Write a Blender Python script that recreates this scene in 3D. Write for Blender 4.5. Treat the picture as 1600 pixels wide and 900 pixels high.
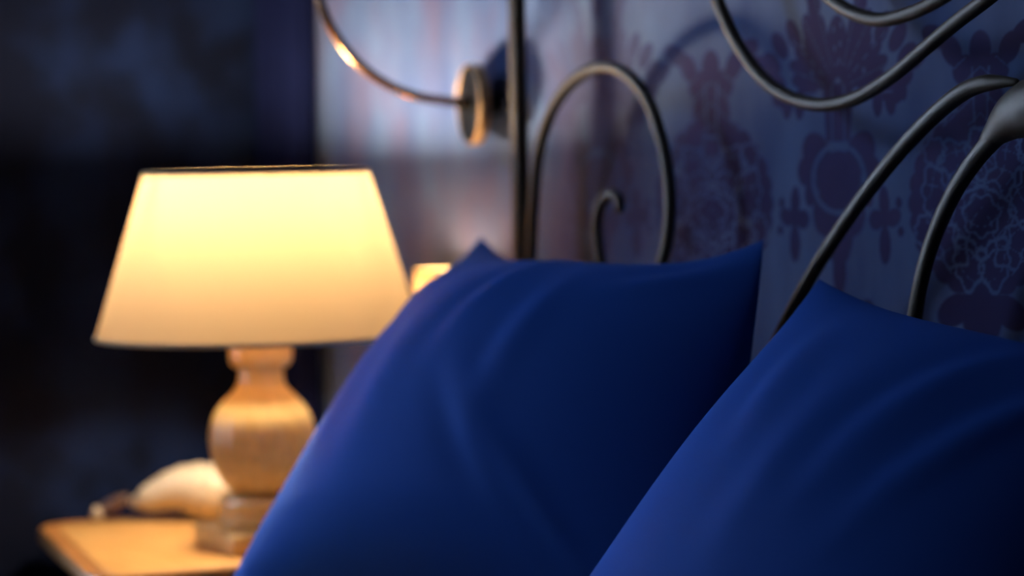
import bpy, bmesh, math, random
import numpy as np
from math import sin, cos, pi, radians, sqrt, exp
from mathutils import Vector, Matrix

random.seed(7)
scene = bpy.context.scene
for o in list(bpy.data.objects):
    bpy.data.objects.remove(o)

# ------------------------------------------------------------------ camera
CAM = Vector((0.0, -2.10, 1.13))
YAW, PITCH, ROLL, FPX = radians(50), radians(2.95), radians(1.0), 3500.0
_F0 = Vector((-sin(YAW), cos(YAW), 0)); _Z = Vector((0, 0, 1)); _R0 = Vector((cos(YAW), sin(YAW), 0))
CF = _F0 * cos(PITCH) - _Z * sin(PITCH)
_U0 = _Z * cos(PITCH) + _F0 * sin(PITCH)
CR = _R0 * cos(ROLL) - _U0 * sin(ROLL)
CU = _U0 * cos(ROLL) + _R0 * sin(ROLL)
cam_d = bpy.data.cameras.new('camera')
cam = bpy.data.objects.new('camera', cam_d)
scene.collection.objects.link(cam)
cam.matrix_world = Matrix(((CR.x, CU.x, -CF.x, CAM.x), (CR.y, CU.y, -CF.y, CAM.y), (CR.z, CU.z, -CF.z, CAM.z), (0, 0, 0, 1)))
cam_d.sensor_width = 36.0
cam_d.lens = 36.0 * FPX / 1600.0
cam_d.clip_start = 0.05
cam_d.dof.use_dof = True
cam_d.dof.focus_distance = 2.45
cam_d.dof.aperture_fstop = cam_d.lens / 1000.0 / 0.053
scene.camera = cam

# ------------------------------------------------------------------ world, added fill, exposure
world = bpy.data.worlds.new('dusk_sky'); scene.world = world
world.use_nodes = True
bgn = world.node_tree.nodes['Background']
bgn.inputs[0].default_value = (0.28, 0.42, 0.85, 1)
bgn.inputs[1].default_value = 0.35


def area(name, loc, aim, sx, sy, power, col):
    d = bpy.data.lights.new(name, 'AREA'); d.shape = 'RECTANGLE'; d.size = sx; d.size_y = sy
    d.energy = power; d.color = col
    o = bpy.data.objects.new(name, d); scene.collection.objects.link(o)
    o.location = loc
    o.rotation_euler = (Vector(aim) - Vector(loc)).to_track_quat('-Z', 'Y').to_euler()
    return o


SIDE_FILL_POWER = 165.0
REAR_FILL_POWER = 5.0
BULB_STRENGTH = 6.8
SMALL_STRENGTH = 1.6
# added cool fill for pillows and wall, outside two unseen made-up windows
area('added_side_fill', (-3.42, -1.25, 1.42), (-2.0, -0.70, 1.05), 1.1, 1.7, SIDE_FILL_POWER, (0.55, 0.72, 1.0))
area('added_rear_fill', (-0.6, -4.36, 1.55), (-0.6, -2.0, 1.3), 1.5, 1.4, REAR_FILL_POWER, (0.55, 0.72, 1.0))

vs = scene.view_settings
scene.display_settings.display_device = 'sRGB'
vs.view_transform = 'Standard'; vs.look = 'None'; vs.gamma = 1.0; vs.exposure = 0.0
vs.use_curve_mapping = False
scene.cycles.use_denoising = True
scene.cycles.max_bounces = 8
scene.cycles.caustics_reflective = False
scene.cycles.caustics_refractive = False
scene.cycles.sample_clamp_indirect = 4.0


# ------------------------------------------------------------------ helpers
def P(px, py, y):
    """point of the photograph on the plane at depth y of the room"""
    d = CF + CR * ((px - 800) / FPX) - CU * ((py - 450) / FPX)
    return CAM + d * ((y - CAM.y) / d.y)


def new_mat(name):
    m = bpy.data.materials.new(name); m.use_nodes = True
    nt = m.node_tree
    return m, nt, nt.nodes['Principled BSDF']


def simple(name, col, rough=0.5, metal=0.0, noise=0.0, nscale=30.0, bump=0.0, stretch=(1, 1, 1), sheen=0.0, spec=0.5):
    m, nt, b = new_mat(name)
    b.inputs['Base Color'].default_value = (*col, 1)
    b.inputs['Roughness'].default_value = rough
    b.inputs['Metallic'].default_value = metal
    b.inputs['Specular IOR Level'].default_value = spec
    if sheen:
        b.inputs['Sheen Weight'].default_value = sheen
        b.inputs['Sheen Roughness'].default_value = 0.4
    if noise or bump:
        tc = nt.nodes.new('ShaderNodeTexCoord'); mp = nt.nodes.new('ShaderNodeMapping')
        mp.inputs['Scale'].default_value = stretch
        nz = nt.nodes.new('ShaderNodeTexNoise'); nz.inputs['Scale'].default_value = nscale
        nz.inputs['Detail'].default_value = 5
        nt.links.new(tc.outputs['Object'], mp.inputs['Vector'])
        nt.links.new(mp.outputs[0], nz.inputs['Vector'])
        if noise:
            mx = nt.nodes.new('ShaderNodeMix'); mx.data_type = 'RGBA'
            mx.inputs[6].default_value = (*[c * (1 - noise) for c in col], 1)
            mx.inputs[7].default_value = (*[min(1, c * (1 + noise)) for c in col], 1)
            nt.links.new(nz.outputs['Fac'], mx.inputs[0])
            nt.links.new(mx.outputs[2], b.inputs['Base Color'])
        if bump:
            bp = nt.nodes.new('ShaderNodeBump'); bp.inputs['Strength'].default_value = bump
            bp.inputs['Distance'].default_value = 0.002
            nt.links.new(nz.outputs['Fac'], bp.inputs['Height'])
            nt.links.new(bp.outputs[0], b.inputs['Normal'])
    return m


def link(name, me, mat, parent=None):
    o = bpy.data.objects.new(name, me); scene.collection.objects.link(o)
    if mat is not None:
        me.materials.append(mat)
    if parent is not None:
        o.parent = parent
        o.matrix_parent_inverse = parent.matrix_basis.inverted()
    return o


def tag(o, label=None, cat=None, group=None, kind=None):
    if label: o['label'] = label
    if cat: o['category'] = cat
    if group: o['group'] = group
    if kind: o['kind'] = kind
    return o


def empty(name, loc, rz=0.0):
    o = bpy.data.objects.new(name, None); scene.collection.objects.link(o)
    o.location = loc; o.rotation_euler = (0, 0, rz); o.empty_display_size = 0.05
    return o


def mesh(name, verts, faces, smooth=True):
    me = bpy.data.meshes.new(name)
    me.from_pydata([tuple(v) for v in verts], [], faces)
    me.update()
    bm = bmesh.new(); bm.from_mesh(me)
    bmesh.ops.recalc_face_normals(bm, faces=bm.faces)
    bm.to_mesh(me); bm.free()
    if smooth:
        me.shade_smooth()
    return me


def spline(pts, n=10):
    """Catmull-Rom through points (any dimension)"""
    p = [np.array(q, dtype=float) for q in pts]
    p = [2 * p[0] - p[1]] + p + [2 * p[-1] - p[-2]]
    out = []
    for i in range(1, len(p) - 2):
        for k in range(n):
            t = k / n
            out.append(0.5 * ((2 * p[i]) + (-p[i - 1] + p[i + 1]) * t + (2 * p[i - 1] - 5 * p[i] + 4 * p[i + 1] - p[i + 2]) * t * t
                              + (-p[i - 1] + 3 * p[i] - 3 * p[i + 1] + p[i + 2]) * t ** 3))
    out.append(p[-2])
    return out


def tube_data(path, radius, seg=14, flat=1.0):
    """path: list of 3-vectors; radius: number or list; flat squeezes along the y axis of the room"""
    pts = [Vector(q) for q in path]
    n = len(pts)
    rad = [radius] * n if not hasattr(radius, '__len__') else list(radius)
    V, Fc = [], []
    t0 = (pts[1] - pts[0]).normalized()
    ref = Vector((0, 1, 0)) if abs(t0.y) < 0.9 else Vector((1, 0, 0))
    u = (ref - t0 * ref.dot(t0)).normalized()
    for i in range(n):
        t = (pts[min(i + 1, n - 1)] - pts[max(i - 1, 0)]).normalized()
        u = (u - t * u.dot(t)).normalized()
        w = t.cross(u)
        for k in range(seg):
            a = 2 * pi * k / seg
            V.append(pts[i] + (u * cos(a) * flat + w * sin(a)) * rad[i])
    for i in range(n - 1):
        for k in range(seg):
            a, b = i * seg + k, i * seg + (k + 1) % seg
            Fc.append((a, b, b + seg, a + seg))
    # rounded caps
    for end in (0, n - 1):
        t = (pts[end] - pts[1 if end == 0 else n - 2]).normalized()
        base = end * seg
        ring = len(V)
        for k in range(seg):
            V.append(pts[end] + (V[base + k] - pts[end]) * 0.7 + t * rad[end] * 0.6)
        tip = len(V); V.append(pts[end] + t * rad[end] * 0.85)
        for k in range(seg):
            k2 = (k + 1) % seg
            Fc.append((base + k, base + k2, ring + k2, ring + k))
            Fc.append((ring + k, ring + k2, tip))
    return V, Fc


def tube(name, path, radius, mat, parent=None, seg=14, flat=1.0):
    V, Fc = tube_data(path, radius, seg, flat)
    return link(name, mesh(name, V, Fc), mat, parent)


def multi(name, parts, mat, parent=None, smooth=True):
    V, Fc = [], []
    for v, f in parts:
        k = len(V); V += [Vector(q) for q in v]; Fc += [tuple(i + k for i in q) for q in f]
    return link(name, mesh(name, V, Fc, smooth), mat, parent)


def lathe_data(c, prof, seg=48, flute=0.0, nf=18, rng=None):
    V, Fc = [], []
    for r, z in prof:
        for k in range(seg):
            a = 2 * pi * k / seg
            rr = r
            if flute and rng[0] < z < rng[1]:
                e = min(1.0, (z - rng[0]) / 0.02, (rng[1] - z) / 0.02)
                rr = r * (1 - flute * e * (1 - abs(sin(a * nf / 2))))
            V.append((c[0] + rr * cos(a), c[1] + rr * sin(a), c[2] + z))
    for i in range(len(prof) - 1):
        for k in range(seg):
            a, b = i * seg + k, i * seg + (k + 1) % seg
            Fc.append((a, b, b + seg, a + seg))
    if prof[0][0] > 1e-4: Fc.append(tuple(range(seg)))
    if prof[-1][0] > 1e-4: Fc.append(tuple(range((len(prof) - 1) * seg, len(prof) * seg)))
    return V, Fc


def lathe(name, c, prof, mat, parent=None, seg=48, autos=True, **k):
    V, Fc = lathe_data(c, prof, seg, **k)
    o = link(name, mesh(name, V, Fc), mat, parent)
    if autos:
        o.data.set_sharp_from_angle(angle=radians(40))
    return o


def torus_data(c, R, r, seg=64, s2=10, sz=1.0):
    V, Fc = [], []
    for i in range(seg):
        a = 2 * pi * i / seg
        for k in range(s2):
            b = 2 * pi * k / s2
            V.append((c[0] + (R + r * cos(b)) * cos(a), c[1] + (R + r * cos(b)) * sin(a), c[2] + r * sz * sin(b)))
    for i in range(seg):
        for k in range(s2):
            Fc.append((i * s2 + k, ((i + 1) % seg) * s2 + k, ((i + 1) % seg) * s2 + (k + 1) % s2, i * s2 + (k + 1) % s2))
    return V, Fc


def box(name, lo, hi, mat, parent=None, bevel=0.0, mtx=None, seg=2):
    bm = bmesh.new()
    bmesh.ops.create_cube(bm, size=1.0)
    lo, hi = Vector(lo), Vector(hi)
    for v in bm.verts:
        v.co = Vector([lo[i] + (v.co[i] + 0.5) * (hi[i] - lo[i]) for i in range(3)])
    if bevel:
        bmesh.ops.bevel(bm, geom=list(bm.edges), offset=bevel, segments=seg, affect='EDGES', profile=0.5)
    if mtx is not None:
        bmesh.ops.transform(bm, matrix=mtx, verts=bm.verts)
    me = bpy.data.meshes.new(name); bm.to_mesh(me); bm.free()
    if bevel:
        me.shade_smooth(); me.set_sharp_from_angle(angle=radians(35))
    return link(name, me, mat, parent)


def rounded_prism(name, cx, cy, hx, hy, r, z0, z1, mat, parent=None, mtx=None, edge=0.006):
    """rounded rectangle slab with a soft moulded edge"""
    loop = []
    for sx, sy, a0 in ((1, 1, 0), (-1, 1, 90), (-1, -1, 180), (1, -1, 270)):
        for k in range(9):
            a = radians(a0 + 90 * k / 8)
            loop.append((sx * (hx - r), sy * (hy - r), cos(a), sin(a)))
    rings = [(-edge, z0), (0, z0 + edge * 0.6), (0, z1 - edge), (-edge * 0.4, z1 - edge * 0.35), (-edge, z1)]
    V, Fc = [], []
    n = len(loop)
    for off, z in rings:
        for (x, y, ca, sa) in loop:
            V.append(Vector((cx + x + (r + off) * ca, cy + y + (r + off) * sa, z)))
    for i in range(len(rings) - 1):
        for k in range(n):
            a, b = i * n + k, i * n + (k + 1) % n
            Fc.append((a, b, b + n, a + n))
    Fc.append(tuple(range(n))); Fc.append(tuple(range((len(rings) - 1) * n, len(rings) * n)))
    if mtx is not None:
        V = [mtx @ v for v in V]
    o = link(name, mesh(name, V, Fc), mat, parent)
    o.data.set_sharp_from_angle(angle=radians(40))
    return o


# ------------------------------------------------------------------ materials
def wallpaper_mat():
    m, nt, b = new_mat('silver_blue_damask_paper')
    at = nt.nodes.new('ShaderNodeAttribute'); at.attribute_name = 'damask'
    tc = nt.nodes.new('ShaderNodeTexCoord')
    mp = nt.nodes.new('ShaderNodeMapping'); mp.inputs['Scale'].default_value = (7, 1, 1.6)
    nz = nt.nodes.new('ShaderNodeTexNoise'); nz.inputs['Scale'].default_value = 1.6; nz.inputs['Detail'].default_value = 4
    nt.links.new(tc.outputs['Object'], mp.inputs[0]); nt.links.new(mp.outputs[0], nz.inputs['Vector'])
    rp = nt.nodes.new('ShaderNodeValToRGB')          # worn silvery ground of the paper
    rp.color_ramp.elements[0].position = 0.35; rp.color_ramp.elements[0].color = (0.082, 0.128, 0.315, 1)
    rp.color_ramp.elements[1].position = 0.68; rp.color_ramp.elements[1].color = (0.160, 0.250, 0.520, 1)
    nt.links.new(nz.outputs['Fac'], rp.inputs[0])
    # noise patches of a warmer tone towards the lamp end
    wa = nt.nodes.new('ShaderNodeAttribute'); wa.attribute_name = 'lamp_end_tone'
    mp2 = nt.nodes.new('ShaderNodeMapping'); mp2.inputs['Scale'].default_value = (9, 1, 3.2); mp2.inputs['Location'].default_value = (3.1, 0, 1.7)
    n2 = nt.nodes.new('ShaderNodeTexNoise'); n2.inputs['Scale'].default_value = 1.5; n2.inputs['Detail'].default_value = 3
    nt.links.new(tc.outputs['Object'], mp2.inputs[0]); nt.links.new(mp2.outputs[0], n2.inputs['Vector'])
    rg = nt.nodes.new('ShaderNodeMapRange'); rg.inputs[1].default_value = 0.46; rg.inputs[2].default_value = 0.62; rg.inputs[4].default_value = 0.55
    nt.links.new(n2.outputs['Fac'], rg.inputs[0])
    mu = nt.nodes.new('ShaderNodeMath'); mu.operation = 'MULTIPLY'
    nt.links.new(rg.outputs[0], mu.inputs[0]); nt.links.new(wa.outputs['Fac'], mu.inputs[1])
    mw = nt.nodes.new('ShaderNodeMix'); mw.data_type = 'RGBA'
    mt_ = nt.nodes.new('ShaderNodeMix'); mt_.data_type = 'RGBA'; mt_.blend_type = 'MULTIPLY'      # darker ground painted by the lamp to tone down its bright lamplight
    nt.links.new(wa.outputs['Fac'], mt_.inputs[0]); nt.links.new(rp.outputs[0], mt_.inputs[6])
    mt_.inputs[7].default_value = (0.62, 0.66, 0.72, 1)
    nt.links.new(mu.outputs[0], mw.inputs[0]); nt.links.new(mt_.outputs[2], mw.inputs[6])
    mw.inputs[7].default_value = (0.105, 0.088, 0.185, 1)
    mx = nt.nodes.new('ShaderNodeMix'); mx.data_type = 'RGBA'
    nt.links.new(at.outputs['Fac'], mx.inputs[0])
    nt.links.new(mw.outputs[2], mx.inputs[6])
    mx.inputs[7].default_value = (0.048, 0.044, 0.140, 1)
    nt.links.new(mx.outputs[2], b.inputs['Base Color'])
    b.inputs['Roughness'].default_value = 0.7
    b.inputs['Specular IOR Level'].default_value = 0.08
    return m


def dark_wall_mat():
    m, nt, b = new_mat('navy_damask_paper')
    tc = nt.nodes.new('ShaderNodeTexCoord')
    nz = nt.nodes.new('ShaderNodeTexNoise'); nz.inputs['Scale'].default_value = 7; nz.inputs['Detail'].default_value = 3
    nt.links.new(tc.outputs['Object'], nz.inputs['Vector'])
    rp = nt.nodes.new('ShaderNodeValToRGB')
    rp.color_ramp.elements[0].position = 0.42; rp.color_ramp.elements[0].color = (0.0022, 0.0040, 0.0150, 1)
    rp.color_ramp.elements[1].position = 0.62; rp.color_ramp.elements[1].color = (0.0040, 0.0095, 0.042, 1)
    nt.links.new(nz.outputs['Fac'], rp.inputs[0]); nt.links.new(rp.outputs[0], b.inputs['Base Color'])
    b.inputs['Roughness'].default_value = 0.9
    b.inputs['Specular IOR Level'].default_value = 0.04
    return m


def shade_mat(name, tr, df):
    m = bpy.data.materials.new(name); m.use_nodes = True
    nt = m.node_tree; nt.nodes.clear()
    out = nt.nodes.new('ShaderNodeOutputMaterial'); add = nt.nodes.new('ShaderNodeAddShader')
    t = nt.nodes.new('ShaderNodeBsdfTranslucent'); t.inputs[0].default_value = (*tr, 1)
    d = nt.nodes.new('ShaderNodeBsdfDiffuse'); d.inputs[0].default_value = (*df, 1)
    nt.links.new(t.outputs[0], add.inputs[0]); nt.links.new(d.outputs[0], add.inputs[1])
    nt.links.new(add.outputs[0], out.inputs[0])
    return m


def glow_mat(name, col, s):
    m = bpy.data.materials.new(name); m.use_nodes = True
    nt = m.node_tree; nt.nodes.clear()
    out = nt.nodes.new('ShaderNodeOutputMaterial'); e = nt.nodes.new('ShaderNodeEmission')
    e.inputs[0].default_value = (*col, 1); e.inputs[1].default_value = s
    nt.links.new(e.outputs[0], out.inputs[0])
    return m


def wood_mat(name, c1, c2, rough=0.35):
    m, nt, b = new_mat(name)
    tc = nt.nodes.new('ShaderNodeTexCoord'); mp = nt.nodes.new('ShaderNodeMapping')
    mp.inputs['Scale'].default_value = (2.0, 14.0, 14.0)
    nz = nt.nodes.new('ShaderNodeTexNoise'); nz.inputs['Scale'].default_value = 4; nz.inputs['Detail'].default_value = 6
    nt.links.new(tc.outputs['Object'], mp.inputs[0]); nt.links.new(mp.outputs[0], nz.inputs['Vector'])
    rp = nt.nodes.new('ShaderNodeValToRGB')
    rp.color_ramp.elements[0].position = 0.35; rp.color_ramp.elements[0].color = (*c1, 1)
    rp.color_ramp.elements[1].position = 0.65; rp.color_ramp.elements[1].color = (*c2, 1)
    nt.links.new(nz.outputs['Fac'], rp.inputs[0]); nt.links.new(rp.outputs[0], b.inputs['Base Color'])
    b.inputs['Roughness'].default_value = rough
    return m


def cotton_mat():
    m, nt, b = new_mat('royal_blue_satin_cotton')
    tc = nt.nodes.new('ShaderNodeTexCoord')
    nz = nt.nodes.new('ShaderNodeTexNoise'); nz.inputs['Scale'].default_value = 900; nz.inputs['Detail'].default_value = 2
    nt.links.new(tc.outputs['Object'], nz.inputs['Vector'])
    bp = nt.nodes.new('ShaderNodeBump'); bp.inputs['Strength'].default_value = 0.12; bp.inputs['Distance'].default_value = 0.0006
    nt.links.new(nz.outputs['Fac'], bp.inputs['Height']); nt.links.new(bp.outputs[0], b.inputs['Normal'])
    b.inputs['Base Color'].default_value = (0.023, 0.088, 0.400, 1)
    b.inputs['Roughness'].default_value = 0.62
    b.inputs['Specular IOR Level'].default_value = 0.05
    return m


M_paper = wallpaper_mat()
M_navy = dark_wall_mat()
M_plaster = simple('dusky_plaster', (0.13, 0.14, 0.19), 0.9, noise=0.05)
M_floor = wood_mat('dark_oak_boards', (0.05, 0.028, 0.016), (0.10, 0.06, 0.035), 0.4)
M_trim = simple('painted_trim', (0.05, 0.06, 0.10), 0.5, noise=0.05)
M_glass = simple('window_glass', (0.9, 0.95, 1.0), 0.02)
M_glass.node_tree.nodes['Principled BSDF'].inputs['Transmission Weight'].default_value = 1.0
M_glass.node_tree.nodes['Principled BSDF'].inputs['IOR'].default_value = 1.05
M_iron = simple('wrought_iron', (0.027, 0.0185, 0.0115), 0.54, 0.5, noise=0.2, nscale=60, bump=0.1)
M_bronze = simple('burnished_bronze', (0.24, 0.13, 0.075), 0.25, 1.0, noise=0.15, nscale=25)
M_rim = simple('polished_brass_rim', (0.36, 0.23, 0.13), 0.52, 1.0, noise=0.1)
M_blackmetal = simple('black_lacquered_metal', (0.003, 0.004, 0.006), 0.5, 0.0, spec=0.1)
M_shade = shade_mat('cream_lampshade_linen', (0.100, 0.070, 0.0425), (0.60, 0.37, 0.21))
M_shade2 = shade_mat('small_shade_linen', (0.085, 0.052, 0.026), (0.45, 0.36, 0.26))
M_bulb = glow_mat('lamp_bulb_glow', (1.0, 0.77, 0.46), BULB_STRENGTH * 100)
M_bulb2 = glow_mat('small_bulb_glow', (1.0, 0.66, 0.32), SMALL_STRENGTH * 100)
M_tape = simple('cream_binding_tape', (0.55, 0.42, 0.26), 0.8)
M_lampwood = wood_mat('limed_turned_wood', (0.78, 0.58, 0.25), (0.90, 0.70, 0.34), 0.3)
M_table = wood_mat('honey_oak_top', (0.62, 0.33, 0.11), (0.74, 0.42, 0.15), 0.38)
M_tableedge = wood_mat('honey_oak_moulding', (0.30, 0.125, 0.035), (0.37, 0.165, 0.05), 0.4)
M_cream = simple('cream_glaze', (0.50, 0.44, 0.37), 0.4, noise=0.08, nscale=12)
M_dkbrown = simple('dark_brown_lacquer', (0.06, 0.035, 0.03), 0.35)
M_cotton = cotton_mat()
M_drape = simple('navy_drape_cloth', (0.0022, 0.0045, 0.030), 0.85, noise=0.2, nscale=20, spec=0.05)
M_sheet = simple('navy_bed_linen', (0.015, 0.035, 0.16), 0.7, noise=0.05, nscale=8, bump=0.3)
M_mattress = simple('mattress_ticking', (0.55, 0.55, 0.58), 0.8, noise=0.03)

# ------------------------------------------------------------------ setting
XL, XR, YB, HC = -3.115, 1.60, -4.20, 2.60


def soft_ell(x, y, cx, cy, rx, ry, rot=0.0):
    dx, dy = x - cx, y - cy
    if rot:
        c, s = cos(radians(rot)), sin(radians(rot))
        dx, dy = dx * c + dy * s, -dx * s + dy * c
    return 1.0 - np.sqrt((dx / rx) ** 2 + (dy / ry) ** 2)     # >0 inside


def damask(X, Z):
    """motif strength 0..1 at wall coordinates, in units of cm inside a 44 x 62 cm half-drop repeat"""
    def column_vase(u, v):
        u = np.abs(u)
        d = np.full(u.shape, -9.0)
        def E(*a):
            nonlocal d
            d = np.maximum(d, soft_ell(u, v, *a))
        E(0, 18.0, 1.3, 4.2)                                   # spire
        E(1.0, 23.0, 1.6, 2.0); E(0, 26.2, 1.5, 2.2); E(3.0, 25.0, 1.3, 2.0, -30)
        for t in np.linspace(0, 1, 9):                          # sweeping fan leaf
            E(3.6 + 5.2 * t ** 1.6, 11.5 + 8.5 * t ** 0.8, 1.15 - 0.5 * t, 1.25)
        E(9.6, 20.8, 2.4, 1.5, 20); E(12.2, 19.6, 1.5, 1.2, -30); E(11.6, 22.8, 1.3, 1.6)
        for a, l in ((20, 5.4), (36, 6.6), (52, 8.2), (67, 9.6), (82, 10.4), (97, 9.6), (112, 8.6)):   # palmette crown
            r = radians(90 - a)
            E(0.8 + cos(r) * l, 7.2 + sin(r) * l * 0.70, 0.95, 1.7, -a * 0.8)
            E(0.6 + cos(r) * l * 0.55, 7.0 + sin(r) * l * 0.40, 0.75, 1.9, -a * 0.9)
        E(0, 9.4, 1.7, 2.8); E(2.0, 7.2, 2.2, 1.5, -15); E(8.4, 4.5, 0.9, 1.4, 12); E(10.2, 5.6, 0.8, 1.3, 20)
        E(6.4, 4.3, 0.8, 1.3, 0)
        neck = np.minimum(1 - np.abs(u) / (2.0 + 0.10 * (v - 1.0)), 1 - np.abs(v - 3.6) / 2.6)
        neck = np.where(np.abs(u - 1.0) < 0.10, -1, neck)
        d = np.maximum(d, neck)
        E(3.6, -0.1, 2.5, 1.9, 25); E(5.6, -1.6, 1.2, 1.3)       # volutes
        E(0, -2.3, 3.7, 2.5)                                     # flower head
        ring = np.abs(soft_ell(u, v, 0, -2.3, 4.2, 3.0)) < 0.075
        E(2.4, -5.4, 1.9, 2.0, -20); E(0, -6.8, 2.4, 3.2); E(0, -10.4, 1.1, 2.2); E(4.6, -3.4, 1.0, 1.4, 20)
        E(7.3, -4.4, 0.8, 1.5, 5); E(6.0, -5.9, 1.1, 0.9); E(8.8, -5.7, 1.2, 0.8, 15); E(7.4, -8.1, 0.9, 1.7); E(7.4, -5.9, 0.9, 0.7)
        E(9.9, -6.9, .5, .45); E(9.6, -4.4, .5, .5)
        E(0, -16.0, 2.2, 3.4); E(3.4, -16.2, 2.0, 3.6, -28); E(6.0, -17.8, 1.4, 2.8, -55); E(2.5, -20.5, 1.5, 2.6, -15)
        E(5.4, -21.6, 1.0, 1.6); E(0, -23.5, 1.2, 2.4)
        ang = np.arctan2(v - 5.5, u + 1e-6); rr = np.hypot(u, v - 5.5)
        rays = (np.abs(np.sin(ang * 10.5 + 0.4)) * rr < 0.30) & (v > 4.6) & (rr > 2.2) & (rr < 9.5)
        d = np.where(ring | rays, -1, d)
        return d

    def column_bouquet(u, v):
        u = np.abs(u)
        d = soft_ell(u, v, 0, 0.5, 9.3, 9.8)
        for k in range(13):                                     # scalloped rim of the bouquet
            a = radians(-82 + 13.6 * k)
            d = np.maximum(d, soft_ell(u, v, cos(a) * 9.2, 0.5 + sin(a) * 9.6, 1.75, 1.75))
        d = np.maximum(d, soft_ell(u, v, 0, 12.0, 3.4, 4.4)); d = np.maximum(d, soft_ell(u, v, 2.2, 16.0, 1.9, 1.9))
        d = np.maximum(d, soft_ell(u, v, 0, 18.4, 1.6, 2.2)); d = np.maximum(d, soft_ell(u, v, 4.2, 18.4, 1.4, 2.0, -30))
        d = np.maximum(d, soft_ell(u, v, 6.6, 20.2, 2.2, 1.3, 25)); d = np.maximum(d, soft_ell(u, v, 9.6, 17.8, 2.4, 1.1, -35))
        d = np.maximum(d, soft_ell(u, v, 0, -12.5, 3.0, 4.0)); d = np.maximum(d, soft_ell(u, v, 4.0, -12.2, 2.8, 1.8, -30))
        d = np.maximum(d, soft_ell(u, v, 0, -18.4, 1.3, 3.0)); d = np.maximum(d, soft_ell(u, v, 3.0, -17.8, 1.2, 2.2, -30))
        # lace-like veins left in the ground colour
        vein = np.zeros(u.shape, bool)
        for (cx, cy, rx, ry, rot) in ((0, -1.0, 2.6, 2.4, 0), (0, -1.4, 4.6, 4.4, 0), (3.4, 4.6, 2.6, 3.4, -25), (0, 6.4, 2.2, 3.0, 0), (6.4, 1.4, 2.2, 3.6, -12),
                                      (4.8, -4.4, 3.2, 2.2, 40), (2.1, -6.6, 1.8, 3.2, -12), (6.8, 6.6, 1.6, 1.6, 0), (8.4, -2.8, 1.4, 2.0, 10)):
            e = soft_ell(u, v, cx, cy, rx, ry, rot)
            ang = np.arctan2(v - cy, u - cx)
            vein |= np.abs(e + 0.10 * np.sin(7 * ang)) * min(rx, ry) < 0.16
        vein |= (np.abs(np.sin(v * 1.15 + u * 0.85)) < 0.10) & (v > 9.5) & (v < 17.5)
        vein |= np.abs(u - 0.9 - 0.05 * (v - 10)) < 0.13 * ((v > 10) & (v < 16.5))
        wig = np.sin(u * 1.9 + 1.3 * np.sin(v * 1.1)) + np.sin(v * 1.7 + 1.7 * np.sin(u * 0.9))
        vein |= (np.abs(wig) < 0.10) & (np.hypot(u, v * 0.9) < 8.3)
        return np.where(vein & (d > 0.02), -0.4, d)

    u = (X + 1.869) * 100
    v = (Z - 1.115) * 100
    ua = (u + 22) % 44 - 22; va = ((v + 31) % 68 - 31) / 1.4 - 2.3
    ub = u % 44 - 22; vb = (v + 3.5 + 34) % 68 - 34
    d = np.maximum(column_vase(ua, va), column_bouquet(ub, vb))
    # the print fades out in upright streaks towards the left end
    streak = 0.5 + 0.25 * np.sin(X * 61 + 2 * np.sin(Z * 3.1)) + 0.25 * np.sin(X * 27 + 1.4 * np.sin(Z * 5.3 + 1))
    keep = np.clip((X + 2.52) / 0.50, 0, 1)
    keep = 0.10 + 0.90 * np.clip(keep * 1.15 + (streak - 0.5) * 0.35 * (keep > 0) * (keep < 0.99), 0, 1)
    return np.clip(0.5 + d * 9.0, 0, 1) * keep


def axis(segs):
    out = []
    for a, b, s in segs:
        n = max(1, int(round((b - a) / s)))
        out += list(np.linspace(a, b, n, endpoint=False))
    out.append(segs[-1][1])
    return np.array(out)


def paper_wall():
    xs = axis([(XL, -2.45, 0.007), (-2.45, -2.10, 0.0035), (-2.10, -1.40, 0.0018), (-1.40, -1.1, 0.004), (-1.1, XR, 0.0065)])
    zs = axis([(0.0, 0.86, 0.012), (0.86, 1.38, 0.0018), (1.38, HC, 0.0065)])
    nx, nz = len(xs), len(zs)
    X, Z = np.meshgrid(xs, zs)
    co = np.stack([X, np.zeros_like(X), Z], -1).reshape(-1, 3)
    i = np.arange((nz - 1) * (nx - 1)); r, c = i // (nx - 1), i % (nx - 1)
    a = r * nx + c
    quads = np.stack([a, a + 1, a + nx + 1, a + nx], -1).astype(np.int32)
    nb = len(co)
    back = [(XL, .1, 0), (XR, .1, 0), (XR, .1, HC), (XL, .1, HC)]
    co = np.vstack([co, np.array(back)])
    me = bpy.data.meshes.new('wall_headboard')
    me.vertices.add(len(co)); me.vertices.foreach_set('co', co.astype(np.float32).ravel())
    nq = len(quads)
    quads = np.vstack([quads, np.array([[nb + 1, nb, nb + 3, nb + 2]], dtype=np.int32)])
    nq += 1
    me.loops.add(nq * 4); me.loops.foreach_set('vertex_index', quads.ravel())
    me.polygons.add(nq)
    me.polygons.foreach_set('loop_start', np.arange(0, nq * 4, 4, dtype=np.int32))
    me.update(calc_edges=True)
    at = me.attributes.new('damask', 'FLOAT', 'POINT')
    vals = np.concatenate([damask(X, Z).ravel(), np.zeros(4)]).astype(np.float32)
    at.data.foreach_set('value', vals)
    wr = me.attributes.new('lamp_end_tone', 'FLOAT', 'POINT')  # mask rising towards the lamp, dims the paper colour under its light
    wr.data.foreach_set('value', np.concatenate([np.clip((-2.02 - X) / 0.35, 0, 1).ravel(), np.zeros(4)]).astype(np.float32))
    return tag(link('wall_headboard', me, M_paper), kind='structure', label='silver blue damask wallpaper wall behind the bed head')


paper_wall()


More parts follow.
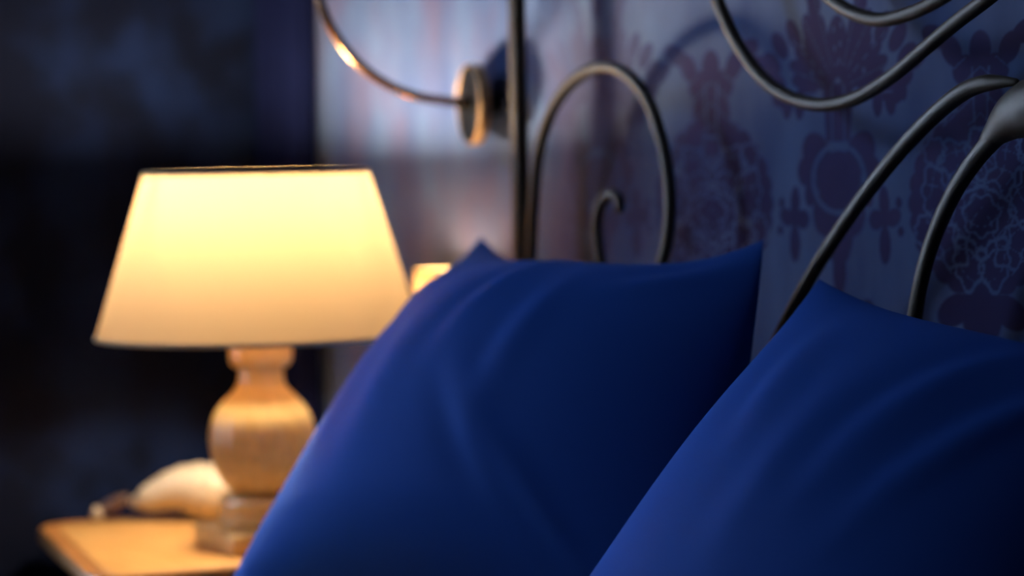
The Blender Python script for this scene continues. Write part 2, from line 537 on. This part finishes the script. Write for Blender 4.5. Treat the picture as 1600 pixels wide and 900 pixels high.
def wall_with_hole(name, plane, at, thick, lo, hi, hole, mat):
    """plane 'x' or 'y'; lo/hi along the wall; hole = (a0, a1, z0, z1)"""
    bm = bmesh.new()
    a0, a1, z0, z1 = hole
    for (p0, p1, q0, q1) in ((lo, a0, 0, HC), (a1, hi, 0, HC), (a0, a1, 0, z0), (a0, a1, z1, HC)):
        r = bmesh.ops.create_cube(bm, size=1.0)
        for v in r['verts']:
            s = p0 + (v.co.x + .5) * (p1 - p0); t = at + v.co.y * thick; z = q0 + (v.co.z + .5) * (q1 - q0)
            v.co = (t, s, z) if plane == 'x' else (s, t, z)
    me = bpy.data.meshes.new(name); bm.to_mesh(me); bm.free()
    return tag(link(name, me, mat), kind='structure')


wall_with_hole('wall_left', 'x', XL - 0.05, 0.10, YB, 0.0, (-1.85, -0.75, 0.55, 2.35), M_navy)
wall_with_hole('wall_rear', 'y', YB - 0.05, 0.10, XL, XR, (-1.35, 0.15, 0.85, 2.25), M_plaster)
tag(box('wall_right', (XR, YB, 0), (XR + 0.1, 0.1, HC), M_plaster), kind='structure')
tag(box('floor', (XL - .1, YB - .1, -0.1), (XR + .1, 0.1, 0.0), M_floor), kind='structure')
tag(box('ceiling', (XL - .1, YB - .1, HC), (XR + .1, 0.1, HC + .1), M_plaster), kind='structure')
tag(box('baseboard_headboard', (XL + 0.168, -0.018, 0), (XR, 0.0, 0.11), M_trim, bevel=0.004), kind='structure')
tag(box('baseboard_left', (XL, YB, 0), (XL + 0.018, -0.066, 0.11), M_trim, bevel=0.004), kind='structure')


def window(name, plane, at, a0, a1, z0, z1):
    root = empty(name, (at, (a0 + a1) / 2, z0) if plane == 'x' else ((a0 + a1) / 2, at, z0))
    tag(root, kind='structure')
    bpy.context.view_layer.update()
    bars = []
    w = 0.05
    for (p0, p1, q0, q1) in ((a0, a0 + w, z0, z1), (a1 - w, a1, z0, z1), (a0 + w, a1 - w, z0, z0 + w), (a0 + w, a1 - w, z1 - w, z1),
                             ((a0 + a1) / 2 - .02, (a0 + a1) / 2 + .02, z0 + w, z1 - w)):
        vs_ = []
        for s in (p0, p1):
            for t in (-.03, .03):
                for z in (q0, q1):
                    vs_.append((at + t, s, z) if plane == 'x' else (s, at + t, z))
        bars.append((vs_, [(0, 1, 3, 2), (4, 6, 7, 5), (0, 4, 5, 1), (2, 3, 7, 6), (0, 2, 6, 4), (1, 5, 7, 3)]))
    multi('window_frame', bars, M_plaster, root, smooth=False)
    if plane == 'x':
        box('pane', (at - .003, a0 + w, z0 + w), (at + .003, a1 - w, z1 - w), M_glass, root)
    else:
        box('pane', (a0 + w, at - .003, z0 + w), (a1 - w, at + .003, z1 - w), M_glass, root)


window('added_window_1', 'x', XL - 0.06, -1.85, -0.75, 0.55, 2.35)  # unseen, added so the cool fill comes in from the left
window('added_window_2', 'y', YB - 0.06, -1.35, 0.15, 0.85, 2.25)  # unseen, added to let a weak fill in from behind

# ------------------------------------------------------------------ curtain in the corner
def curtain():
    V, Fc = [], []
    n, m = 120, 24
    for j in range(m + 1):
        z = 0.03 + (2.45 - 0.03) * j / m
        for i in range(n + 1):
            t = i / n
            x = XL + 0.012 + 0.150 * t
            y = -0.036 + 0.019 * sin(2 * pi * 3.5 * t + 0.25 * sin(z * 2)) + 0.002 * sin(9 * t + z * 3)
            V.append((x, y, z))
    for j in range(m):
        for i in range(n):
            a = j * (n + 1) + i
            Fc.append((a, a + 1, a + n + 2, a + n + 1))
    o = link('curtain', mesh('curtain', V, Fc), M_drape)
    so = o.modifiers.new('cloth', 'SOLIDIFY'); so.thickness = 0.0025
    tag(o, 'narrow dark navy curtain hanging in the room corner behind the lamp', 'curtain')


curtain()

# ------------------------------------------------------------------ iron bed
BXC, HY = -1.450, -0.080
POST_X = -2.384
bed = empty('iron_bed', (BXC, -1.05, 0))
tag(bed, 'black wrought iron bed with scrolled headboard against the damask wall', 'bed')
bpy.context.view_layer.update()


def mirror(pts):
    return [Vector((2 * BXC - p.x, p.y, p.z)) for p in pts]


def rod_from_photo(name, px, rad, both=True, n=9, yoff=0.0):
    sp = spline([(a, b) for a, b in px], n)
    path = [P(a, b, HY + yoff) for a, b in sp]
    r = rad
    if hasattr(rad, '__len__'):
        r = list(np.interp(np.linspace(0, 1, len(path)), np.linspace(0, 1, len(rad)), rad))
    tube(name, path, r, M_iron, bed)
    if both:
        tube(name, mirror(path), r, M_iron, bed)


for sx in (POST_X, 2 * BXC - POST_X):
    V, Fc = tube_data([(sx - 0.004 * (k - 5) / 5 * (1 if sx < BXC else -1), HY, z) for k, z in enumerate(np.linspace(0.0110, 1.62, 11))], 0.0125, 20)
    p = multi('post', [(V, Fc), torus_data((sx, HY, 0.62), 0.0125, 0.006), torus_data((sx, HY, 0.03), 0.012, 0.007)], M_iron, bed)
    lathe('finial', (sx, HY, 1.62), [(0.0, 0), (.016, .002), (.019, .012), (.012, .02), (.02, .03), (.028, .045), (.030, .058), (.024, .074), (.010, .086), (0, .09)], M_iron, p, seg=24)

# scroll beside the post
rod_from_photo('scroll', [(829, 520), (829, 440), (830, 390), (833, 330), (840, 250), (857, 185), (885, 138), (920, 110), (955, 105), (988, 124), (1016, 165), (1036, 230), (1046, 300), (1044, 360),
                          (1032, 420), (1010, 468), (985, 482), (960, 462), (943, 425), (934, 385), (932, 345), (940, 315), (955, 303), (966, 311), (968, 328)],
               [0.0085] * 7 + [0.008, 0.0075, 0.0065])
# sweeping S rod above the pillows
rod_from_photo('arched_rod', [(803, -290), (838, -385), (905, -425), (990, -400), (1050, -280), (1085, -120), (1108, -40), (1128, 18), (1158, 78), (1195, 126), (1238, 154), (1288, 164), (1340, 152), (1395, 118), (1445, 76), (1495, 34), (1540, 0), (1600, -48), (1660, -95), (1700, -118)],
               [0.0085, 0.0085, 0.0085, 0.0085, 0.009, 0.0095])
rod_from_photo('inner_scroll', [(1240, -150), (1244, -90), (1264, -42), (1296, -4), (1332, 20), (1374, 31), (1418, 22), (1462, 2), (1510, -30), (1560, -75), (1590, -130), (1585, -190), (1545, -215), (1505, -190), (1500, -150)], 0.0085)
# lower rods that merge into the cast joint at the middle
rod_from_photo('lower_rod', [(1150, 700), (1190, 590), (1228, 505), (1262, 440), (1300, 378), (1350, 306), (1400, 243), (1450, 189), (1498, 148), (1532, 132), (1562, 128), (1588, 128)],
               [0.0085, 0.0085, 0.0088, 0.0092, 0.0098, 0.0105, 0.0095, 0.004], yoff=-0.010)
rod_from_photo('lower_rod', [(1412, 760), (1418, 600), (1430, 490), (1444, 420), (1464, 358), (1492, 298), (1525, 248), (1558, 211), (1586, 183), (1610, 167), (1640, 158)],
               [0.0085, 0.0088, 0.009, 0.0093, 0.0100, 0.0110, 0.0125, 0.0145, 0.016])
half = [P(a, b, HY) for a, b in spline([(1536, 234), (1556, 208), (1582, 184), (1610, 170), (1645, 160)], 8)]
hr = list(np.interp(np.linspace(0, 1, len(half)), [0, .25, .5, .75, 1], [0.0095, 0.0155, 0.026, 0.033, 0.034]))
ridge = []
for k in range(1, 12):
    t = k / 12
    ridge.append(Vector((half[-1].x + (2 * BXC - 2 * half[-1].x) * t, HY, half[-1].z - 0.004 * sin(pi * t))))
tube('cast_joint', half + ridge + mirror(half)[::-1], hr + [0.034 + 0.004 * sin(pi * k / 12) for k in range(1, 12)] + hr[::-1], M_iron, bed, seg=24, flat=0.85)
# rails and legs of the bed
rx0, rx1 = POST_X, 2 * BXC - POST_X
tube('cross_rail', [(rx0, HY, 0.66), (BXC, HY, 0.66), (rx1, HY, 0.66)], 0.010, M_iron, bed)
tube('cross_rail', [(rx0, HY, 0.34), (BXC, HY, 0.34), (rx1, HY, 0.34)], 0.010, M_iron, bed)
FY = -2.14
tube('cross_rail', [(rx0, FY, 0.34), (BXC, FY, 0.34), (rx1, FY, 0.34)], 0.010, M_iron, bed)
for sx in (rx0, rx1):
    box('side_rail', (sx - .012, FY, 0.30), (sx + .012, HY, 0.35), M_iron, bed, bevel=0.003)
    tube('leg', [(sx, FY, 0.0110), (sx, FY, 0.2), (sx, FY, 0.5)], 0.0125, M_iron, bed, seg=18)
box('slat_base', (rx0 + .012, FY + .02, 0.30), (rx1 - .012, HY - .02, 0.33), M_dkbrown, bed)


# ------------------------------------------------------------------ mattress and cover
def cushion_box(name, lo, hi, mat, bevel, parent=None, amp=0.0, sub=26):
    bm = bmesh.new()
    bmesh.ops.create_cube(bm, size=1.0)
    for v in bm.verts:
        v.co = Vector([lo[i] + (v.co[i] + .5) * (hi[i] - lo[i]) for i in range(3)])
    bmesh.ops.bevel(bm, geom=list(bm.edges), offset=bevel, segments=5, affect='EDGES', profile=0.5)
    me = bpy.data.meshes.new(name); bm.to_mesh(me); bm.free()
    me.shade_smooth()
    return link(name, me, mat, parent)


mt = cushion_box('mattress', (rx0 + .02, FY + .03, 0.3305), (rx1 - .02, HY - .035, 0.530), M_mattress, 0.05)
tag(mt, 'thick pale mattress resting on the black iron bed base', 'mattress')


def cover_sheet():
    x0, x1, y0, y1, zt = rx0 - .012, rx1 + .012, FY - .0, -0.85, 0.533
    nx, ny = 90, 70
    V, Fc = [], []
    drop = 0.16
    prof = []
    for i in range(nx + 1):
        s = i / nx
        L = drop * 2 + (x1 - x0)
        d = s * L
        if d < drop: prof.append((x0 - .016, zt - drop + d))
        elif d > L - drop: prof.append((x1 + .016, zt - (d - (L - drop))))
        else: prof.append((x0 + d - drop, zt))
    for j in range(ny + 1):
        y = y0 + (y1 - y0) * j / ny
        for i, (x, z) in enumerate(prof):
            w = 0.006 * (1 + sin(x * 17 + y * 9) * sin(y * 13 - x * 5))
            edge = 0.012 if z < zt - 0.01 else 0
            V.append((x, y, z + (w + 0.018 if not edge else 0.018 * (z - (zt - drop)) / drop)))
    for j in range(ny):
        for i in range(nx):
            a = j * (nx + 1) + i
            Fc.append((a, a + 1, a + nx + 2, a + nx + 1))
    o = link('bed_cover', mesh('bed_cover', V, Fc), M_sheet)
    so = o.modifiers.new('thick', 'SOLIDIFY'); so.thickness = 0.012; so.offset = 1
    tag(o, 'navy blue bed cover spread over the mattress below the pillows', 'bedspread')


cover_sheet()


# ------------------------------------------------------------------ pillows
def pillow(name, TL, TR, BR, BL, front, back, sag, side_sag, wrinkle, label, seed):
    """closed pillow: two sheets between four corner points; front/back bulge in metres"""
    TL, TR, BR, BL = [Vector(p) for p in (TL, TR, BR, BL)]
    rnd = random.Random(seed)
    N = 72
    nrm = ((TR - TL).cross(BL - TL)).normalized()
    if nrm.y > 0: nrm = -nrm
    ex = (TR - TL).normalized(); ez = ((TL - BL)).normalized()

    def pt(s, t, side):
        # s: 0 left .. 1 right, t: 0 top .. 1 bottom
        p = TL * (1 - s) * (1 - t) + TR * s * (1 - t) + BR * s * t + BL * (1 - s) * t
        a, b = 2 * s - 1, 2 * t - 1
        # concave seams between the corner tips
        fx = side_sag * (1 - abs(b) ** 2.6) ; fz = sag * (1 - abs(a) ** 2.6)
        p = p - ex * (a * abs(a) ** 1.0 * fx) + ez * (b * abs(b) * fz)
        q = max(0.0, (1 - a ** 2)) ** 0.72 * max(0.0, (1 - b ** 2)) ** (0.74 if b < 0 else 0.74 - 0.40 * min(1.0, b * 1.6))
        amt = (front if side > 0 else -back) * q
        if side > 0:
            amt += wrinkle(a, b) * min(1, q * 2.2)
        return p + nrm * amt

    V, Fc, idx = [], [], {}
    for side in (1, -1):
        for j in range(N + 1):
            for i in range(N + 1):
                if side < 0 and (i in (0, N) or j in (0, N)):
                    idx[(side, i, j)] = idx[(1, i, j)]; continue
                # denser near the seams
                s = 0.5 - 0.5 * cos(pi * i / N); t = 0.5 - 0.5 * cos(pi * j / N)
                idx[(side, i, j)] = len(V); V.append(pt(s, t, side))
    for side in (1, -1):
        for j in range(N):
            for i in range(N):
                Fc.append((idx[(side, i, j)], idx[(side, i + 1, j)], idx[(side, i + 1, j + 1)], idx[(side, i, j + 1)]))
    o = link(name, mesh(name, V, Fc), M_cotton)
    tag(o, label, 'pillow', 'blue pillows along the headboard')
    return o


def crease(a, b, a0, b0, ang, ln, w, h):
    c, s = cos(radians(ang)), sin(radians(ang))
    u = (a - a0) * c + (b - b0) * s; v = -(a - a0) * s + (b - b0) * c
    return h * exp(-(u / ln) ** 2) * (exp(-(v / w) ** 2) - 0.6 * exp(-((v - 1.6 * w) / w) ** 2))


def wr_left(a, b):
    r = 0.0
    r += crease(a, b, -0.75, -0.62, 62, 0.35, 0.05, 0.006)
    r += crease(a, b, -0.55, -0.70, 80, 0.30, 0.05, 0.005)
    r += crease(a, b, 0.05, -0.45, 105, 0.40, 0.05, 0.006)
    r += crease(a, b, 0.30, -0.20, 100, 0.35, 0.06, 0.006)
    r += crease(a, b, 0.25, 0.35, 60, 0.30, 0.06, 0.009)
    r += crease(a, b, 0.45, 0.50, 55, 0.30, 0.05, 0.007)
    r += crease(a, b, 0.80, -0.75, 140, 0.30, 0.06, 0.008)
    r += crease(a, b, -0.30, 0.10, 95, 0.4, 0.12, 0.006)
    return r


def wr_right(a, b):
    r = 0.0
    r += crease(a, b, 0.20, -0.30, 105, 0.45, 0.06, 0.006)
    r += crease(a, b, 0.45, -0.20, 110, 0.45, 0.05, 0.006)
    r += crease(a, b, -0.40, -0.30, 75, 0.35, 0.10, 0.006)
    r += crease(a, b, -0.1, 0.1, 95, 0.35, 0.10, 0.005)
    return r


zb = 0.556
pillow('pillow', P(752, 368, -0.115), P(1193, 374, -0.145), (-1.735, -0.40, zb), (-2.425, -0.585, zb), 0.165, 0.060, 0.066, -0.012, wr_left,
       'royal blue pillow nearest the lamp, propped against the iron scroll', 3)
tl2 = P(1280, 436, -0.145)
pillow('pillow', tl2, (tl2.x + 0.60, -0.165, tl2.z - 0.085), (-1.15, -0.655, zb), (-1.775, -0.650, zb), 0.150, 0.035, 0.030, 0.0, wr_right,
       'royal blue pillow at right, leaning below the two lower iron rods', 5)

# ------------------------------------------------------------------ nightstand
NZ = 0.605
NA = Vector((-3.085, -0.475)); nd = Vector((0.94, -0.342)); nn = Vector((0.342, 0.94))
NW, ND = 0.52, 0.42
nc = NA + nd * NW / 2 + nn * ND / 2
NR = math.atan2(nd.y, nd.x)
ns = empty('nightstand', (nc.x, nc.y, 0), NR)
tag(ns, 'honey coloured wooden nightstand with rounded corners under the lamp', 'nightstand')
bpy.context.view_layer.update()
NM = Matrix.Translation((nc.x, nc.y, 0)) @ Matrix.Rotation(NR, 4, 'Z')
hx, hy = NW / 2, ND / 2
rounded_prism('tabletop', 0, 0, hx - 0.028, hy - 0.028, 0.03, NZ - 0.022, NZ, M_table, ns, NM, edge=0.002)


def rim_ring():
    """moulded border round the top: rounded outside and inside loops"""
    V, Fc = [], []
    def loop(off, z):
        r = 0.055 - off
        k0 = len(V)
        for sx, sy, a0 in ((1, 1, 0), (-1, 1, 90), (-1, -1, 180), (1, -1, 270)):
            for k in range(9):
                a = radians(a0 + 90 * k / 8)
                V.append(NM @ Vector((sx * (hx - .055) + r * cos(a), sy * (hy - .055) + r * sin(a), z)))
        return k0, 36
    ls = [loop(0.004, NZ - 0.024), loop(0, NZ - 0.019), loop(0, NZ - 0.005), loop(0.003, NZ), loop(0.020, NZ + 0.001), loop(0.026, NZ - 0.003), loop(0.0275, NZ - 0.003), loop(0.0275, NZ - 0.024)]
    for (a, n), (b, _) in zip(ls, ls[1:] + ls[:1]):
        for k in range(n):
            Fc.append((a + k, a + (k + 1) % n, b + (k + 1) % n, b + k))
    o = link('top_moulding', mesh('top_moulding', V, Fc), M_tableedge, ns)
    o.data.set_sharp_from_angle(angle=radians(40))


rim_ring()
box('body', (-hx + .075, -hy + .085, 0.36), (hx - .04, hy - .04, NZ - .0245), M_tableedge, ns, bevel=0.004, mtx=NM)
dr = box('drawer', (-hx + .095, -hy + .071, 0.40), (hx - .06, -hy + .0845, NZ - .05), M_table, ns, bevel=0.003, mtx=NM)
kn = lathe_data((0, 0, 0), [(.006, 0), (.006, .012), (.013, .018), (.015, .024), (.011, .030), (0, .032)], 20)
KM = NM @ Matrix.Translation((0.017, -hy + .071, 0.49)) @ Matrix.Rotation(radians(90), 4, 'X')
multi('knob', [([KM @ Vector(v) for v in kn[0]], kn[1])], M_bronze, dr)
for sx in (-1, 1):
    for sy in (-1, 1):
        pth = [NM @ Vector((sx * (hx - .10), sy * (hy - .11), z)) for z in np.linspace(0.0115, 0.37, 8)]
        tube('leg', pth, list(np.linspace(0.013, 0.022, 8)), M_tableedge, ns, seg=18)

# ------------------------------------------------------------------ table lamp
LX, LY = -2.668, -0.331
LS = 1.041        # size of the lamp above the table top
lamp = empty('table_lamp', (LX, LY, NZ))
tag(lamp, 'lit table lamp with large cream shade and turned pale wooden base', 'lamp')
bpy.context.view_layer.update()
B = NZ + 0.001


def up(prof):
    """lamp profile: radius and height above the table top"""
    return [(r * LS, NZ + h * LS) for r, h in prof]


LM = Matrix.Translation((LX, LY, 0)) @ Matrix.Rotation(NR * 0.6, 4, 'Z')
box('plinth', (-.079, -.079, B), (.079, .079, B + .027), M_lampwood, lamp, bevel=0.004, mtx=LM)
lathe('foot', (LX, LY, 0), up([(.055, .027), (.061, .029), (.063, .035), (.062, .045), (.058, .048), (.061, .052), (.061, .063), (.057, .069), (.040, .071)]), M_lampwood, lamp)
body = [(.036, .069), (.042, .075), (.052, .085), (.061, .099), (.068, .116), (.072, .135), (.0728, .151), (.071, .165), (.0665, .179), (.058, .193), (.047, .205), (.038, .214), (.0325, .223), (.031, .233), (.0305, .245), (.036, .247)]
lathe('body', (LX, LY, 0), up([tuple(q) for q in spline(body, 4)]), M_lampwood, lamp, seg=144, autos=False, flute=0.03, nf=24, rng=(NZ + .078, NZ + .226))
lathe('collar', (LX, LY, 0), up([(.030, .243), (.037, .245), (.042, .251), (.0435, .259), (.0435, .269), (.0415, .275), (.043, .279), (.043, .285), (.036, .289), (.010, .290), (.010, .415), (0, .416)]), M_lampwood, lamp)
(RT, ST), (RB, SB) = up([(.1530, .510), (.2215, .290)])
prof = []
for k in range(13):
    t = k / 12
    prof.append((RB + (RT - RB) * t, SB + (ST - SB) * t))
V, Fc = lathe_data((LX, LY, 0), prof, 96)
Fc = [f for f in Fc if len(f) == 4]
sh = link('lamp_shade', mesh('lamp_shade', V, Fc), M_shade, lamp)
multi('trim_tape', [torus_data((LX, LY, ST), RT, 0.0018, 96, 8, 1.6)], M_tape, sh)
multi('trim_tape', [torus_data((LX, LY, SB), RB, 0.0018, 96, 8, 1.6)], M_tape, sh)
ZB = NZ + 0.414 * LS
wires = [tube_data([(LX, LY, ZB), (LX + .5 * RT * cos(a), LY + .5 * RT * sin(a), ZB + .03), (LX + (RT - .004) * cos(a), LY + (RT - .004) * sin(a), ST - .01)], 0.0015, 6) for a in (0.5, 2.6, 4.7)]
multi('shade_carrier', wires, M_bronze, lamp)
lathe('bulb', (LX, LY, ZB + .002), [(.013, 0), (.014, .02), (.022, .035), (.029, .052), (.030, .064), (.026, .080), (.016, .091), (0, .095)], M_bulb, lamp, seg=24, autos=False)

# ------------------------------------------------------------------ small wall light behind the lamp
sp_ = P(690, 422, -0.070)
WX, WY, WT = sp_.x, -0.070, sp_.z
wl = empty('wall_light', (WX, 0, WT - .12))
tag(wl, 'small lit wall light with orange cream shade behind the big lamp, mostly hidden by pillow', 'wall light')
bpy.context.view_layer.update()
V, Fc = lathe_data((WX, WY, 0), [(.042 - .003 * k / 8, WT - .072 + .072 * k / 8) for k in range(9)], 64)
Fc = [f for f in Fc if len(f) == 4]
sh2 = link('lamp_shade', mesh('lamp_shade', V, Fc), M_shade2, wl)
multi('trim_tape', [torus_data((WX, WY, WT), .040, 0.0014, 64, 8, 1.5)], M_tape, sh2)
lathe('bulb', (WX, WY, WT - .068), [(.008, 0), (.009, .012), (.016, .030), (.018, .042), (.014, .056), (0, .062)], M_bulb2, wl, seg=20, autos=False)
tube('arm', spline([(WX, -0.012, WT - .21), (WX, -0.045, WT - .225), (WX, -0.066, WT - .19), (WX, WY, WT - .15), (WX, WY, WT - .069)], 6), 0.006, M_bronze, wl)
RY = Matrix.Rotation(radians(90), 4, 'X')
v, f = lathe_data((0, 0, 0), [(.034, 0), (.034, .006), (.026, .012), (0, .014)], 32)
multi('wall_plate', [([Matrix.Translation((WX, 0, WT - .21)) @ RY @ Vector(q) for q in v], f)], M_bronze, wl)

# ------------------------------------------------------------------ reading sconce over the lamp
rc = P(744, 163, 0.0)
sc_ = empty('wall_sconce', (rc.x, 0, rc.z))
tag(sc_, 'bronze swan-neck wall sconce with round black wall plate above the lamp', 'wall sconce')
bpy.context.view_layer.update()
pc = P(740, 163, -0.045)
SM = Matrix.Translation(pc) @ Matrix.Rotation(radians(-22), 4, 'Z') @ RY
pr = 0.0575
v, f = lathe_data((0, 0, 0), [(.020, -.012), (.046, -.010), (pr - .0018, -.007), (pr - .0018, .008), (pr - .006, .0065), (.012, .006), (.010, .014), (0, .014)], 48)
pl = multi('wall_plate', [([SM @ Vector(q) for q in v], f)], M_blackmetal, sc_)
pl.data.set_sharp_from_angle(angle=radians(40))
ring_prof = [(pr - .0015, -.008), (pr, -.008), (pr + .001, -.006), (pr + .001, .008), (pr, .009), (pr - .0012, .009)]
v, f = lathe_data((0, 0, 0), ring_prof + [ring_prof[0]], 64)
f = [q for q in f if len(q) == 4]
multi('plate_rim', [([SM @ Vector(q) for q in v], f)], M_rim, pl)
v, f = lathe_data((0, 0, 0), [(.016, .001), (.016, .038)], 24)
multi('stem', [([Matrix.Translation((pc.x, 0, pc.z)) @ RY @ Vector(q) for q in v], f)], M_blackmetal, pl)
arm_px = [(700, 158), (650, 150), (600, 129), (560, 99), (525, 56), (503, 10), (489, -42)]
rc = pc
arm = [Vector((rc.x - .002, pc.y - 0.006, rc.z))]
for a, b in arm_px:
    d = CF + CR * ((a - 800) / FPX) - CU * ((b - 450) / FPX)
    arm.append(CAM + d * ((rc.x - CAM.x) / d.x))
top = arm[-1]
arm += [top + Vector((0, -0.004, 0.07)), top + Vector((0, -0.022, 0.15)), top + Vector((0, -0.075, 0.20)), top + Vector((0, -0.13, 0.18)), top + Vector((0, -0.15, 0.13))]
tube('arm', spline([tuple(q) for q in arm], 8), 0.0068, M_bronze, sc_)
e = arm[-1]
lathe('lamp_shade', (e.x, e.y, e.z), [(.010, .01), (.014, 0), (.030, -.012), (.045, -.04), (.055, -.08), (.0575, -.085), (.053, -.08), (.043, -.041), (.028, -.014), (0.004, -.004)], M_blackmetal, sc_, seg=32)

# ------------------------------------------------------------------ things on the nightstand
def on_table(px, py, z=NZ):
    d = CF + CR * ((px - 800) / FPX) - CU * ((py - 450) / FPX)
    return CAM + d * ((z - CAM.z) / d.z)


side = CR.copy(); side.z = 0; side.normalize()
s0 = on_table(335, 812)
k_m = (s0 - CAM).dot(CF) / FPX                       # metres per pixel there
pts = [(-118, 30, .011), (-108, 33, .019), (-92, 38, .024), (-72, 45, .029), (-52, 49, .034), (-30, 48, .040), (-8, 44, .043), (14, 40, .040), (28, 34, .030), (36, 30, .016)]
path, rad = [], []
for q in spline([(a, b, r) for a, b, r in pts], 5):
    path.append(s0 + side * (q[0] * k_m) + Vector((0, 0, q[1] * k_m))); rad.append(q[2])
V, Fc = tube_data(path, rad, 28)
V2 = []
for i, v in enumerate(V):
    ii = min(i // 28, len(path) - 1)
    c = path[ii]
    w = 1.0 + 0.03 * sin(ii * 1.3)
    nv = c + (v - c) * w
    nv.z = max(nv.z, NZ + 0.0015)
    V2.append(nv)
so_ = link('shell_ornament', mesh('shell_ornament', V2, Fc), M_cream)
tag(so_, 'rounded cream shell-like ornament lying beside the lamp base', 'ornament')

q0 = NA + nd * 0.022 + nn * 0.095; q1 = NA + nd * 0.035 + nn * 0.135
p0 = Vector((q0.x, q0.y, NZ + 0.0135)); p1 = Vector((q1.x, q1.y, NZ + 0.036))
pen = empty('brush', (p0.x, p0.y, NZ))
tag(pen, 'dark brown handled brush with pale tip lying left of the cream ornament', 'brush')
bpy.context.view_layer.update()
dv = (p1 - p0)
tube('handle', [p0 + dv * t for t in np.linspace(.14, 1, 9)], [.009, .0105, .011, .011, .011, .0105, .010, .009, .007], M_dkbrown, pen)
tube('tip', [p0 + dv * t for t in np.linspace(-.12, .16, 7)], [.007, .0105, .0115, .0115, .0105, .009, .0078], M_cream, pen)
